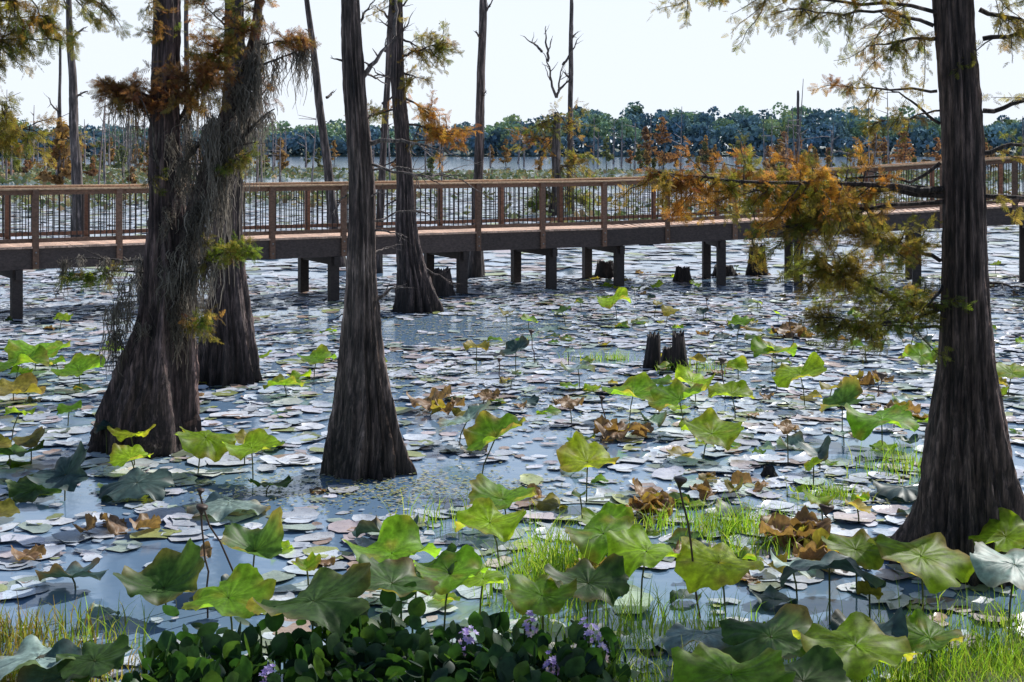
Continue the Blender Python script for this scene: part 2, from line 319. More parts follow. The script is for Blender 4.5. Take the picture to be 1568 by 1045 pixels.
leafy(mw,ml,RT(1440,250),RT(1110,250,.6),.016,18,.3,20,.1,ORANGE+OLIVE[:1],r,sag=.06,t0=.5)
for (a,b,e,f,dy,n) in [(1435,20,1060,-10,.3,26),(1435,-20,1180,-60,-.3,24),(1430,40,1180,20,.0,22),(1432,-60,1050,-40,0.4,22),(1432,60,1330,70,0.1,12),(1480,-20,1580,-30,-.4,14)]:
    leafy(mw,ml,RT(a,b),RT(e,f,dy),.018,n,.48,22,.10,GOLD+OLIVE,r,sag=-.03,t0=.1,droop=.55)
leafy(mw,ml,RT(1435,140),RT(1280,130,.2),.014,14,.27,16,.09,ORANGE+GOLD,r,t0=.3,droop=.4)
leafy(mw,ml,RT(1438,170),RT(1330,190,-.2),.010,12,.26,14,.09,GOLD,r,t0=.3,droop=.5)
for (a,b,e,f,n) in [(1505,170,1640,140,12),(1505,60,1640,40,20),(1495,300,1640,310,8),(1500,15,1640,70,20),(1500,235,1620,215,8)]:
    leafy(mw,ml,RT(a,b),RT(e,f,-.3),.022,n,.40,18,.10,GOLD+OLIVE,r,t0=.15,droop=.4)
for (a,b,e,f) in [(1445,505,1325,500),(1440,290,1330,258),(1440,190,1360,130),(1505,430,1560,440),(1500,560,1440,540),(1445,430,1400,470)]:
    limb(mw,RT(a,b),RT(e,f,r.uniform(-.3,.3)),.016,r,3,.03,0,(.05,.04,.04))
for i in range(5):  # off-frame upper crown
    z=5.8+i*1.1; an=r.uniform(0,6.28); l=2.2-.2*i
    leafy(mw,ml,(bx-.15,by,z),(bx-.15+l*math.cos(an),by+l*math.sin(an),z+.1),.025,12,.5,9,.14,GOLD+OLIVE,r,t0=.3)
mw.build("branches",M_bark,par); ml.build("foliage",M_needle,par)

# ------------------------------------------------------------------ CENTRE CYPRESS (dead)
r=np.random.default_rng(5); s2=15.43/F0
def CT(px,py,dy=0.): return np.array([(px-784)*s2,15.43+dy,3.5-(py-228)*s2])
par=empty("bald_cypress_tree"); mt=MB(); mw=MB(); X=lambda px:(px-784)*s2; D=15.43
trunk(mt,[(-.3,.50,X(555),D),(0,.44,X(555),D),(.35,.37,X(557),D),(.75,.29,X(559),D),(1.2,.225,X(558),D),(1.75,.18,X(557),D),(2.3,.15,X(554),D),(3.0,.132,X(552),D),(3.8,.12,X(547),D),(4.5,.108,X(543),D),(5.2,.09,X(539),D),(7,.07,X(530),D),(9,.03,X(535),D)],2,col=(.13,.10,.09))
mt.build("trunk",M_bark,par)
for (a,b,e,f,dy,rr,sg,su) in [(558,222,692,234,-.2,.028,-.05,5),(562,250,752,300,-.5,.018,-.12,6),(560,262,660,262,.3,.015,-.03,4),(565,345,645,322,.2,.016,0,3),(566,352,628,362,-.3,.016,0,3),(552,122,604,55,.2,.034,0,4),(604,55,612,-60,.2,.024,0,4),(532,95,508,90,-.1,.02,0,1),(555,190,575,170,0,.018,0,2),(572,465,622,438,-.2,.022,-.03,4),(555,110,590,128,.3,.018,0,3),(560,300,600,296,-.3,.014,0,3),(560,385,610,378,.3,.012,0,3),(545,40,575,0,0,.02,0,3),(530,300,505,330,.2,.012,0,3),(530,480,500,500,.2,.01,0,2)]:
    limb(mw,CT(a,b),CT(e,f,dy),rr,r,su,.035,sg,(.17,.145,.135))
mw.build("branches",M_bark,par)

# ------------------------------------------------------------------ LEFT MOSSY CYPRESS
r=np.random.default_rng(21); D=16.68; s3=D/F0
def LT(px,py,dy=0.): return np.array([(px-784)*s3,16.68+dy,3.5-(py-228)*s3])
par=empty("bald_cypress_tree"); mt=MB(); mw=MB(); ml=MB(); mm=MB(); X=lambda px:(px-784)*s3
trunk(mt,[(-.3,.68,X(220),D),(0,.60,X(222),D),(.3,.54,X(226),D),(.65,.48,X(232),D),(1.1,.38,X(243),D),(1.5,.31,X(252),D),(2.0,.26,X(258),D),(2.7,.20,X(258),D),(3.4,.17,X(256),D),(4.2,.155,X(254),D),(5.2,.145,X(252),D),(8,.11,X(250),D),(11,.04,X(250),D)],4,col=(.092,.066,.064))
mt.build("trunk",M_bark,par)
st2=np.array([LT(262,470),LT(285,400,-.1),LT(306,320,-.15),LT(330,240,-.15),LT(352,170,-.1),LT(375,110,0),LT(392,50,0),LT(398,-20,0),LT(402,-120,0)])
tube(mw,st2,[.15,.14,.12,.10,.085,.07,.06,.045,.02],[.08,.06,.055,1],12)
limbs=[limb(mw,LT(325,260),LT(425,168,-.2),.035,r,3,.03,0,(.09,.07,.06)),limb(mw,LT(262,300),LT(340,180,-.5),.04,r,3),limb(mw,LT(375,110),LT(470,75,-.1),.02,r,4),
       limb(mw,LT(262,160),LT(180,130,-.3),.025,r,3),limb(mw,LT(262,200),LT(330,90,.2),.03,r,3),limb(mw,LT(240,410),LT(110,398,-.3),.02,r,3,sag=-.05),limb(mw,LT(255,420),LT(350,400,-.5),.02,r,3),limb(mw,LT(255,300),LT(230,150,-.5),.03,r,2)]
leafy(mw,ml,LT(262,170),LT(185,135,-.4),.02,30,.44,28,.14,RUST,r,t0=.1)
leafy(mw,ml,LT(262,160),LT(330,110,-.5),.02,36,.54,30,.14,RUST,r,t0=.1)
leafy(mw,ml,LT(300,110),LT(380,45,-.2),.02,34,.45,26,.13,RUST+OLIVE[:1],r,t0=.1)
leafy(mw,ml,LT(390,70),LT(470,60,-.1),.012,22,.32,20,.12,RUST,r,t0=.2)
leafy(mw,ml,LT(340,30),LT(420,-20,-.1),.012,14,.35,16,.12,RUST+OLIVE,r,t0=.2)
leafy(mw,ml,LT(262,80),LT(240,10,-.4),.015,10,.30,14,.13,OLIVE+RUST,r,t0=.2)
leafy(mw,ml,LT(290,400),LT(400,375,-.5),.012,26,.28,22,.12,GREEN+OLIVE,r,t0=.2,droop=.1)
leafy(mw,ml,LT(230,420),LT(120,415,-.3),.012,16,.28,16,.12,GREEN+OLIVE,r,t0=.4,droop=.5)
leafy(mw,ml,LT(285,500),LT(330,480,-.6),.01,14,.28,18,.12,GREEN+GOLD,r,t0=.2,droop=.3)
leafy(mw,ml,LT(330,260),LT(385,235,-.4),.01,12,.27,16,.12,OLIVE+GREEN,r,t0=.3,droop=.4)
leafy(mw,ml,LT(250,250),LT(240,290,-.5),.01,5,.2,10,.1,OLIVE,r,t0=.2)
anc=[]
for a in range(len(st2)-3):
    for _ in range(12): t=r.uniform(); anc.append(st2[a]*(1-t)+st2[a+1]*t+r.normal(0,.08,3)+np.array([.04,-.1,0]))
moss(mm,anc,.52,24,r,.03)
for L_ in limbs[:5]: moss(mm,L_[r.integers(2,11,9)],.48,20,r,.025)
for L_ in limbs[5:7]: moss(mm,L_[r.integers(2,11,10)],.36,18,r,.03)
anc=[LT(r.uniform(255,330),r.uniform(210,500),-.33+r.uniform(-.1,.1)) for _ in range(38)]+[LT(r.uniform(180,235),r.uniform(420,510),-.38) for _ in range(12)]
moss(mm,anc,.45,22,r,.035,col=(.19,.165,.135))
mw.build("branches",M_bark,par); ml.build("foliage",M_needle,par); mm.build("spanish_moss",M_moss,par)

# ------------------------------------------------------------------ SECOND LEFT CYPRESS
r=np.random.default_rng(31); D=21.35; s4=D/F0; X=lambda px:(px-784)*s4
def BT(px,py,dy=0.): return np.array([(px-784)*s4,21.35+dy,3.5-(py-228)*s4])
par=empty("bald_cypress_tree"); mt=MB(); mw=MB(); ml=MB(); mm=MB()
trunk(mt,[(-.3,.52,X(347),D),(0,.47,X(347),D),(.4,.42,X(346),D),(.9,.32,X(347),D),(1.4,.25,X(347),D),(2,.21,X(348),D),(3,.18,X(352),D),(4,.16,X(356),D),(5.7,.13,X(360),D),(9,.09,X(352),D),(12,.03,X(350),D)],6,col=(.075,.057,.056))
mt.build("trunk",M_bark,par)
leafy(mw,ml,BT(358,60),BT(310,0,-.3),.02,14,.5,16,.15,OLIVE+RUST,r); leafy(mw,ml,BT(358,160),BT(400,110,-.3),.02,12,.5,14,.15,RUST,r)
L_=limb(mw,BT(355,200),BT(420,120,0),.03,r,3); moss(mm,L_[r.integers(2,11,8)],.7,20,r,.04)
L_=limb(mw,BT(365,90),BT(405,60,0),.03,r,3); moss(mm,L_[r.integers(4,11,9)],.9,22,r,.045)
mw.build("branches",M_bark,par); ml.build("foliage",M_needle,par); mm.build("spanish_moss",M_moss,par)

# ------------------------------------------------------------------ MID CYPRESS in front of bridge
r=np.random.default_rng(41); D=30.5; s5=D/F0; X=lambda px:(px-784)*s5
def MT(px,py,dy=0.): return np.array([(px-784)*s5,30.5+dy,3.5-(py-228)*s5])
par=empty("bald_cypress_tree"); mt=MB(); mw=MB(); ml=MB()
trunk(mt,[(-.3,.54,X(636),D),(0,.48,X(636),D),(.4,.38,X(634),D),(.8,.30,X(631),D),(1.4,.235,X(626),D),(2.2,.19,X(622),D),(3.2,.155,X(618),D),(5,.13,X(610),D),(6.8,.10,X(607),D),(9,.07,X(612),D),(11,.02,X(615),D)],8,nf=9,col=(.08,.06,.057))
mt.build("trunk",M_bark,par)
for (a,b,e,f,sz,pal,n) in [(612,90,680,62,.20,OLIVE+GOLD,22),(618,190,700,205,.21,ORANGE,26),(612,165,560,180,.19,ORANGE+OLIVE,10),(620,150,660,175,.19,ORANGE,14),(610,110,640,120,.18,OLIVE,10),(615,60,650,80,.18,GOLD,10),(608,30,590,-10,.18,OLIVE,8)]:
    leafy(mw,ml,MT(a,b),MT(e,f),.03,n,.7,18,sz,pal,r,t0=.3)
for (a,b,e,f) in [(606,70,632,20),(606,50,580,30),(614,130,560,100),(620,260,680,285),(618,240,575,262),(625,320,670,340),(622,300,585,320),(604,20,640,-20),(640,410,700,440),(618,220,660,215)]:
    limb(mw,MT(a,b),MT(e,f,r.uniform(-.3,.3)),.03,r,4,.035,0,(.09,.07,.065))
mw.build("branches",M_bark,par); ml.build("foliage",M_needle,par)

# ------------------------------------------------------------------ off-frame left tree with hanging foliage
r=np.random.default_rng(51); D=13.; s6=D/F0
def OT(px,py,dy=0.): return np.array([(px-784)*s6,13.+dy,3.5-(py-228)*s6])
par=empty("bald_cypress_tree"); mt=MB(); mw=MB(); ml=MB(); bx=-6.6
trunk(mt,[(-.3,.6,bx,D),(0,.52,bx,D),(.8,.38,bx,D),(1.6,.26,bx,D),(3,.19,bx,D),(6,.14,bx,D),(10,.04,bx,D)],9)
mt.build("trunk",M_bark,par)
for (a,b,e,f,n) in [(-300,20,60,20,28),(-300,-60,110,-30,24),(-300,60,60,60,26),(-300,190,35,190,30),(-300,140,10,165,18),(-300,-20,150,-10,20),(-300,-90,180,-70,18)]:
    leafy(mw,ml,OT(a,b),OT(e,f,r.uniform(-.3,.3)),.02,n,.45,28,.12,GOLD+OLIVE,r,t0=.5,droop=.6)
mw.build("branches",M_bark,par); ml.build("foliage",M_needle,par)

# ------------------------------------------------------------------ dead trunks behind the bridge
r=np.random.default_rng(61)
def snag(pxb,pxt,d,rb,rt,ztop,seed,branches=(),fol=(),lean=0):
    par=empty("dead_cypress_tree"); mt=MB(); mw=MB(); s=d/F0; xb=(pxb-784)*s; xt=(pxt-784)*s
    zt=3.5+228*s
    f=lambda z: xb+(xt-xb)*z/zt
    zs=[-.3,0,.4,1,2,4,zt,ztop]; rs=[rb*2.0,rb*1.8,rb*1.5,rb*1.2,rb,rb*.9,rt,rt*.35]
    trunk(mt,[(z,q,f(z),d) for z,q in zip(zs,rs)],seed,flute=.12,nf=8,col=(.085,.07,.068),seg=28,dz=.15)
    ml=MB(); P=lambda px,py,dy=0: np.array([(px-784)*s,d+dy,3.5-(py-228)*s])
    for (a,b,e,g) in branches: limb(mw,P(a,b),P(e,g,r.uniform(-.4,.4)),.02*d/20+.005,r,4,.035,0,(.08,.065,.06))
    for (a,b,e,g,n,pal) in fol: leafy(mw,ml,P(a,b),P(e,g,r.uniform(-.4,.4)),.02,n,.022*d,14,.006*d,pal,r,t0=.1)
    mt.build("trunk",M_barkfar,par)
    if mw.n: mw.build("branches",M_barkfar,par)
    if ml.n: ml.build("foliage",M_needle,par)
snag(728,740,38.6,.13,.10,10,1,[(741,20,755,0),(738,60,728,50),(736,150,745,140)])
snag(520,470,42,.14,.08,10,2,[(480,60,470,45),(500,150,510,140)])
snag(122,105,50,.18,.10,11,3,[(110,60,130,40),(115,150,135,140),(108,20,95,5),(117,200,100,190)])
snag(577,600,40,.10,.07,10,4,[(590,80,620,40),(585,160,610,140),(597,30,575,10),(582,200,600,190)])
snag(852,852,74,.24,.10,5.3,5,[(852,150,830,80),(830,80,802,55),(852,150,862,100),(862,100,885,60),(838,95,836,40),(855,140,875,120)],[(852,300,830,290,20,OLIVE+GREEN),(855,260,885,240,18,GOLD+OLIVE),(852,220,815,210,16,ORANGE+OLIVE),(855,200,885,180,10,GOLD),(852,180,830,190,10,OLIVE),(860,300,895,305,18,OLIVE+GREEN),(850,320,820,315,14,GREEN)])
snag(872,875,76,.16,.10,12,6,[(874,60,884,50),(873,120,862,110)])
snag(287,285,60,.14,.09,13,7,[(285,40,295,30)])
snag(1222,1222,260,.28,.20,14,8)
snag(90,93,110,.14,.09,12,9,[(93,180,75,150)],[(92,220,105,210,10,GOLD),(92,250,80,240,10,ORANGE)])

# ------------------------------------------------------------------ stumps
def stump(b,d,rb,h,seed,lean=0):
    mt=MB(); x=b*d/F0
    trunk(mt,[(-.2,rb*1.25,x,d),(0,rb*1.1,x,d),(h*.3,rb*.85,x+lean*.4,d),(h*.7,rb*.75,x+lean*.8,d),(h,rb*.68,x+lean,d)],seed,flute=.25,nf=7,col=(.05,.038,.036),seg=36,dz=.05,jag=.16*h)
    mt.build("tree_stump",M_bark)
stump(-108,33.6,.28,.62,1); stump(142,38.5,.3,.42,2); stump(262,37.2,.26,.36,3); stump(325,38.9,.34,.3,4); stump(376,39.2,.32,.85,5)
stump(214,22.6,.14,.55,6,.03); stump(258,22.4,.13,.60,7,-.04); stump(-60,40,.26,.75,8); stump(240,22.9,.12,.3,9); stump(394,15.2,.08,.10,10)

# ------------------------------------------------------------------ BOARDWALK
par=empty("wooden_boardwalk")
path=np.array([[-20,22.2,1.50],[-10.4,28.7,1.50],[-5,32.1,1.49],[-1.2,34.1,1.50],[2.9,36.0,1.51],[7.3,36.2,1.73],[12.6,35.2,2.10],[24,32.6,2.6]])
seg=np.r_[0,np.cumsum(np.linalg.norm(np.diff(path[:,:2],axis=0),axis=1))]
def at(t): return np.array([np.interp(t,seg,path[:,k]) for k in range(3)])
def tang(t): d=at(t+.3)-at(t-.3); return d[:2]/np.linalg.norm(d[:2])
W=2.3
def side(t,o,z=0): p=at(t); d=tang(t); return np.array([p[0]-d[1]*o,p[1]+d[0]*o,p[2]+z])
sp=1.72; ts=np.arange(.3,seg[-1]-.3,sp)
C_post=(.21,.115,.075,1); C_top=(.72,.47,.28,1); C_deck=(.70,.47,.35,1); C_dark=(.042,.030,.027,1); C_bal=(.028,.022,.02,1)  # caps and deck lightened as if sunlit, beams and piles darkened as shade
rl=MB(); dk=MB(); pl=MB(); bl=MB(); r=np.random.default_rng(71)
RH=1.19; FD=.42
for o in (0,W):
    for i,t in enumerate(ts):
        p=side(t,o); a=math.atan2(*tang(t)[::-1]); sg=-1 if o==0 else 1
        q=side(t,o+sg*.075)
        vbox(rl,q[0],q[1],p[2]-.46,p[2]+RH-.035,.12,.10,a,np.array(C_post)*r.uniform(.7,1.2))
        for zz in(-.12,-.34): vbox(rl,*(side(t,o+sg*.135)[:2]),p[2]+zz-.015,p[2]+zz+.015,.03,.02,a,(.25,.25,.25,1))
        if i+1<len(ts):
            t2=ts[i+1]; v=r.uniform(.8,1.15)
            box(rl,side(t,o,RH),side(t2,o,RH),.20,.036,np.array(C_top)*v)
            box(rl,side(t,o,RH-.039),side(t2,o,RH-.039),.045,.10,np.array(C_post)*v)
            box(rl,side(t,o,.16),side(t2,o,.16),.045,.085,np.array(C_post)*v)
            nb=14
            for k in range(1,nb):
                tb=t+(t2-t)*k/nb; b=side(tb,o); vbox(bl,b[0],b[1],b[2]+.14,b[2]+RH-.12,.018,.018,a,C_bal)
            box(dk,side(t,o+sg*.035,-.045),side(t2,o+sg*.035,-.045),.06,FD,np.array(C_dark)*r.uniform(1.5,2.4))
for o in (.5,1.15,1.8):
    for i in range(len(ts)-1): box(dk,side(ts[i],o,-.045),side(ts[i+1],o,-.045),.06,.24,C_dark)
tt=np.arange(ts[0],ts[-1],.15)
for t in tt:
    p0=side(t,-.12); p1=side(t,W+.12); box(dk,p0,p1,.142,.040,np.array(C_deck)*r.uniform(.7,1.2))
tf=np.linspace(ts[0],ts[-1],2000); bear=np.array([side(t,.12)[0]/side(t,.12)[1]*F0 for t in tf])
for bb in (-1000,-759,-520,-274,-77,60,164,320,438,620,800,1050):
    t=tf[np.argmin(abs(bear-bb))]; a=math.atan2(*tang(t)[::-1])
    for o in(.12,W-.12):
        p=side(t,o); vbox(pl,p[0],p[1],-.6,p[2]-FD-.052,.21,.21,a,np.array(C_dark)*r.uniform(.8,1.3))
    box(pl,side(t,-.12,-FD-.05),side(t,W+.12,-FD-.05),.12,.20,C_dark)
rl.build("railing",M_wood,par,False); dk.build("deck",M_wood,par,False); pl.build("piles",M_wood,par,False); bl.build("balusters",M_wood,par,False)

# ------------------------------------------------------------------ LOTUS LEAVES
PAL={'g':((.125,.235,.022),1.),'y':((.21,.31,.025),1.),'d':((.055,.11,.025),.7),'t':((.045,.085,.08),.15),'p':((.26,.36,.33),.25),'b':((.25,.15,.085),.4),'o':((.20,.17,.04),.8)}  # dark teal type has the tone of a shaded leaf painted in
def lotus(mb,b,d,z,rad,typ,tilt=12,az=None,cup=.18,fold=0.,wave=.17,stalk=True,r=rng,ns=64):
    X,Y=b*d/F0,d; nr=8; nv_=r.integers(16,21)
    if az is None: az=r.uniform(0,360)
    az=math.radians(az); tl=math.radians(tilt)
    th=np.linspace(0,2*math.pi,ns,endpoint=False)[None]; rho=np.array([.04,.2,.4,.58,.74,.86,.95,1.])[:,None]
    k1,k2=r.integers(2,4),r.integers(4,8); p1,p2,p3=r.uniform(0,6.28,3); wave=wave*r.uniform(.5,1.7)
    edge=1+.05*np.sin(k2*th+p2)+.03*np.sin(11*th+p1)+.015*np.sin(nv_*th)+.02*r.normal(size=th.shape)
    if r.uniform()<.35:   # torn rim
        c0=r.uniform(0,6.28); edge=edge*(1-r.uniform(.2,.5)*np.exp(-((np.angle(np.exp(1j*(th-c0))))/.18)**2))
    rr=rho*edge**(rho); x=rr*np.cos(th); y=rr*np.sin(th)
    vein=np.abs(np.cos(nv_*th/2+p3))**6
    zz=cup*rho**2+wave*rho**3*np.sin(k1*th+p1)+.10*rho**4*np.sin(k2*th+p2)+.05*rho**6*np.sin(11*th+p3)-.035*rho*(1-rho*.3)*vein-.03*np.exp(-(rho/.12)**2)+r.normal(0,.010,(nr,ns))
    c1=r.uniform(0,6.28); zz=zz-r.uniform(0,.35)*rho**3*np.clip(np.cos(th-c1),0,1)**3
    if fold: zz=zz+fold*np.abs(x)**1.3; x=x*math.sqrt(max(.1,1-.55*fold*fold))
    if typ=='b': zz=(zz-cup*.7*rho**2)+.10*rho**2*np.sin(5*th+7*rho+p1)+.08*np.sin(9*x+p2)*rho+r.normal(0,.04,zz.shape)*rho
    Lc=np.stack([x,y,zz+0*th],-1).reshape(-1,3)*rad
    Lc=np.vstack([Lc,[[0,0,-.02*rad]]])
    q=r.uniform(0,6.28); cq,sq=math.cos(q),math.sin(q); Lc=Lc@np.array([[cq,sq,0],[-sq,cq,0],[0,0,1]])
    ax=Vector((math.cos(az+math.pi/2),math.sin(az+math.pi/2),0))
    M=np.array(Matrix.Rotation(tl,3,ax)); V=Lc@M.T+np.array([X,Y,z])
    c,al=PAL[typ]; c=np.array(c)*r.uniform(.7,1.2)
    if typ in 'gy' and r.uniform()<.3: c=c*np.array([1.25,1.0,.9])
    C=np.tile(c,(nr,ns,1)); C*=(.88+.38*vein*(1-.3*rho))[...,None]
    bl_=np.clip(np.sin(3.1*x*2+p1)*np.sin(2.7*y*2+p2)-.35,0,1)*(r.uniform(0,1.2) if typ in 'gyo' else 0)
    C=C*(1-bl_[...,None])+np.array([.28,.22,.05])*bl_[...,None]
    bf=np.clip((rho-.70)*2.8,0,1)*np.clip(.5+.8*np.sin(th*2+p2)+.4*np.sin(5*th+p1),0,1)*(r.uniform(.4,1.) if r.uniform()<.75 else 0)
    C=C*(1-bf[...,None])+np.array([.26,.15,.06])*bf[...,None]
    C=np.vstack([C.reshape(-1,3),[c*1.5]]); C=np.hstack([C,np.full((len(C),1),al)])
    i=np.arange(nr-1)[:,None]*ns; j=np.arange(ns)[None]; k=(j+1)%ns
    Q=np.stack([i+j,i+ns+j,i+ns+k,i+k],-1).reshape(-1,4); nv=len(V)
    mb.add(V,Q,C); mb.add(V[[*range(ns),nv-1]],[[a,(a+1)%ns,ns] for a in range(ns)],C[[*range(ns),nv-1]])
    if stalk and z>.08:
        o=r.normal(0,.10*z+.02,2); pts=np.array([[X+o[0],Y+o[1],-.05],[X+o[0]*.7,Y+o[1]*.7,z*.5],[X,Y,z-.01*rad]])
        tube(mb,pts,.0075,[.10,.11,.04,.2],5)
# (bearing, distance, height, radius, type, tilt, tilt azimuth, cup, fold)
hero=[(-724,22.3,.3,.55,'g',10,270,.15,0),(-754,21.2,.3,.5,'g',12,200,.15,0),(-764,19.6,.15,.45,'o',8,0,.3,0),(-664,20.6,.3,.42,'g',14,250,.2,0),(-754,17.0,.35,.2,'g',12,90,.1,0),(-770,15.6,.15,.4,'d',8,90,.2,0),
(-584,15.7,.35,.27,'y',6,90,.12,0),(-584,15.2,.2,.25,'y',10,270,.15,0),(-469,15.2,.42,.37,'g',16,300,-.12,0),(-399,15.0,.35,.32,'y',14,270,.2,0),(-684,14.2,.25,.34,'t',38,240,.1,.3),(-730,14.3,.08,.30,'d',20,280,.1,0),(-734,14.6,.04,.22,'y',2,0,.05,0),(-574,14.3,.15,.42,'t',8,280,-.15,0),(-434,13.6,.12,.42,'p',6,90,-.2,0),(-370,14.4,.1,.25,'d',10,90,.1,0),
(-349,20.0,.18,.32,'g',6,90,.2,0),(-299,21.4,.35,.32,'g',10,270,.1,0),(-388,21.8,.3,.25,'g',20,180,.1,0),(-674,11.3,.1,.30,'t',8,100,.1,.2),
(-394,11.4,.28,.30,'d',22,260,.3,.5),(-534,10.7,.2,.36,'d',14,250,.25,.35),(-434,9.9,.38,.34,'g',12,280,.08,0),(-724,9.1,.25,.38,'p',8,120,-.15,0),(-690,8.9,.2,.3,'t',10,240,.1,0),(-640,8.9,.3,.25,'d',10,240,.1,0),
(-184,11.1,.35,.40,'g',8,250,.15,0),(-144,10.6,.35,.36,'d',10,200,.1,0),(-304,9.45,.5,.46,'d',12,170,.05,0),(-184,10.0,.45,.35,'d',12,330,.1,0),(-94,10.4,.4,.30,'g',14,270,.2,0),
(-24,14.6,.55,.36,'g',28,210,.18,.2),(116,14.1,.4,.33,'y',16,270,.15,.1),(-14,13.0,.3,.36,'g',8,270,.2,0),(-34,12.0,.35,.34,'y',10,250,.1,0),(-194,12.6,.1,.32,'t',10,90,.1,.1),(146,12.4,.25,.26,'g',12,270,.2,0),(140,11.4,.42,.36,'g',6,280,-.08,0),(206,10.9,.42,.34,'y',8,300,-.05,0),(116,10.5,.3,.34,'d',12,240,.2,0),(316,10.6,.42,.36,'y',8,290,-.06,0),(46,10.2,.3,.28,'g',14,250,.1,0),(-44,10.6,.3,.2,'y',16,280,.1,0),
(486,10.5,.42,.42,'t',10,100,-.10,0),(626,10.5,.5,.42,'y',14,300,-.05,0),(756,11.2,.45,.30,'y',20,220,.1,0),(770,10.1,.55,.34,'p',16,300,-.12,0),(526,11.2,.35,.28,'g',12,270,.1,0),(396,9.2,.35,.40,'d',12,240,-.1,0),(296,9.55,.25,.32,'p',10,120,-.15,0),(526,8.9,.4,.40,'y',4,290,-.06,0),(546,9.4,.3,.28,'t',10,200,.1,0),(336,8.35,.42,.38,'g',6,250,-.05,0),(446,8.3,.4,.3,'d',6,250,.1,0),(640,9.3,.3,.25,'g',10,240,.1,0),
(256,17.6,.4,.40,'g',22,200,.1,.2),(306,16.0,.3,.40,'g',8,260,.25,0),(186,18.3,.35,.42,'g',10,260,.2,0),(336,18.3,.35,.34,'y',10,280,.1,0),(441,19.3,.45,.40,'g',18,220,.1,.1),(566,16.6,.35,.44,'g',6,270,-.05,0),(506,17.4,.4,.34,'d',34,200,.1,.2),(401,22.8,.25,.40,'g',6,270,.2,0),(541,23.4,.25,.35,'d',8,90,.2,0),(626,22,.3,.36,'g',14,240,.1,0),(766,20,.35,.35,'g',14,240,.1,0),(276,19.6,.3,.33,'y',12,280,.1,0),(156,28.8,.45,.38,'y',20,220,.05,0),(6,22.3,.35,.28,'t',32,210,.1,.2),(101,20.7,.3,.28,'p',10,90,.1,0),(-54,22.3,.4,.22,'o',10,270,.1,0),(-124,18.9,.12,.34,'b',14,200,.2,.4),(-69,16.7,.3,.38,'p',26,160,.1,.3),(86,18,.30,.22,'b',8,270,.1,0),(216,13.5,.10,.20,'b',14,270,.3,.5),(436,12.6,.10,.34,'b',8,250,.3,.2),(161,17.1,.10,.30,'b',6,260,.2,.2),(421,15.6,.45,.16,'b',10,270,.15,0),(-39,19.5,.10,.2,'b',10,270,.2,.2),(426,26.5,.12,.38,'b',6,270,.2,0),(690,15.0,.3,.36,'g',16,230,.1,0),(600,14.3,.1,.34,'t',6,90,-.1,0),(350,25.5,.4,.26,'g',18,220,.1,0),(76,28,.3,.22,'d',14,210,.1,.2)]
r=np.random.default_rng(81)
for h in hero:
    m=MB(); lotus(m,h[0],h[1],h[2],h[3]*.90,h[4],h[5]*.9,h[6],h[7]*.8+.03,h[8],r=r); m.build("lotus_plant",M_leaf)
m=MB(); cnt=0
while cnt<290:
    d=9+31*r.uniform()**.8; b=r.uniform(-800,820); x=b*d/F0
    pr=.25+.5*(b>50)+.3*(b<-600)*(d<25)+.2*(d<12)
    if d>29: pr=.4*(b>100)
    if -380<b<-60 and 12<d<18: pr=.08
    if r.uniform()>pr: continue
    cnt+=1; typ=r.choice(list('gydtpbo'),p=[.22,.12,.16,.11,.09,.18,.12]); low=r.uniform()<.70
    lotus(m,b,d,(r.uniform(.02,.06) if low or typ=='b' else r.uniform(.12,.32)),r.uniform(.07,.20)*(.75 if typ=='b' else 1),typ,r.uniform(2,8) if low else r.uniform(6,28),r.uniform(180,360),r.uniform(-.1,.22),r.choice([0,0,.3,.5]),r=r,ns=36)
# dry brown clumps lying on the water
for (b,d,n,sp_) in [(436,12.5,9,.16),(216,13.5,6,.12),(161,17.2,6,.16),(600,18.5,6,.25),(470,11.9,6,.2),(426,26.5,5,.25),(690,17,6,.25),(130,11.5,5,.12),(-100,18.6,4,.15),(330,14.2,4,.15),(-600,12.9,3,.2),(560,21,5,.25)]:
    for _ in range(n): lotus(m,b+r.normal(0,sp_)/d*F0,d+r.normal(0,sp_*.7),r.uniform(.03,.13),r.uniform(.08,.17),r.choice(['b','b','b','o']),r.uniform(0,35),r.uniform(0,360),r.uniform(0,.4),r.choice([0,.5,.8]),r=r,ns=36,stalk=False)
m.build("lotus_patch",M_leaf)
# seed-pod stalks
def pod(b,d,h,b2,r,sz=.05):
    m=MB(); p0=pol(b2,d); p1=pol(b,d,h); pts=wiggle(p0,p1,8,.012,0,r); tube(m,pts,.008,[.10,.06,.04,.1],6)
    tp=pts[-1]; tube(m,[tp+[0,0,-.01],tp+[.004,-.005,sz*.5],tp+[.008,-.01,sz*.95],tp+[.01,-.012,sz*1.3],tp+[.01,-.012,sz*1.32]],[.008,sz*.55,sz*.95,sz,.002],[.07,.045,.035,.1],12)
    m.build("lotus_seed_pod",M_leaf)
for q in [(256,10.6,.98,288,.05),(-476,10.6,.78,-466,.045),(-478,10.9,.85,-412,.03),(321,19.8,.5,325,.06),(29,23,.5,36,.05),(566,20,.25,560,.07),(526,24,.4,520,.05),(-20,21,.35,-16,.04),(137,17.5,.4,140,.04),(1082-784,29,.4,296,.04),(700,18,.4,702,.05),(610,25,.4,612,.06),(480,13.2,.1,482,.07),(425,24,.6,430,.04)]:
    pod(q[0],q[1],q[2],q[3],r,q[4])

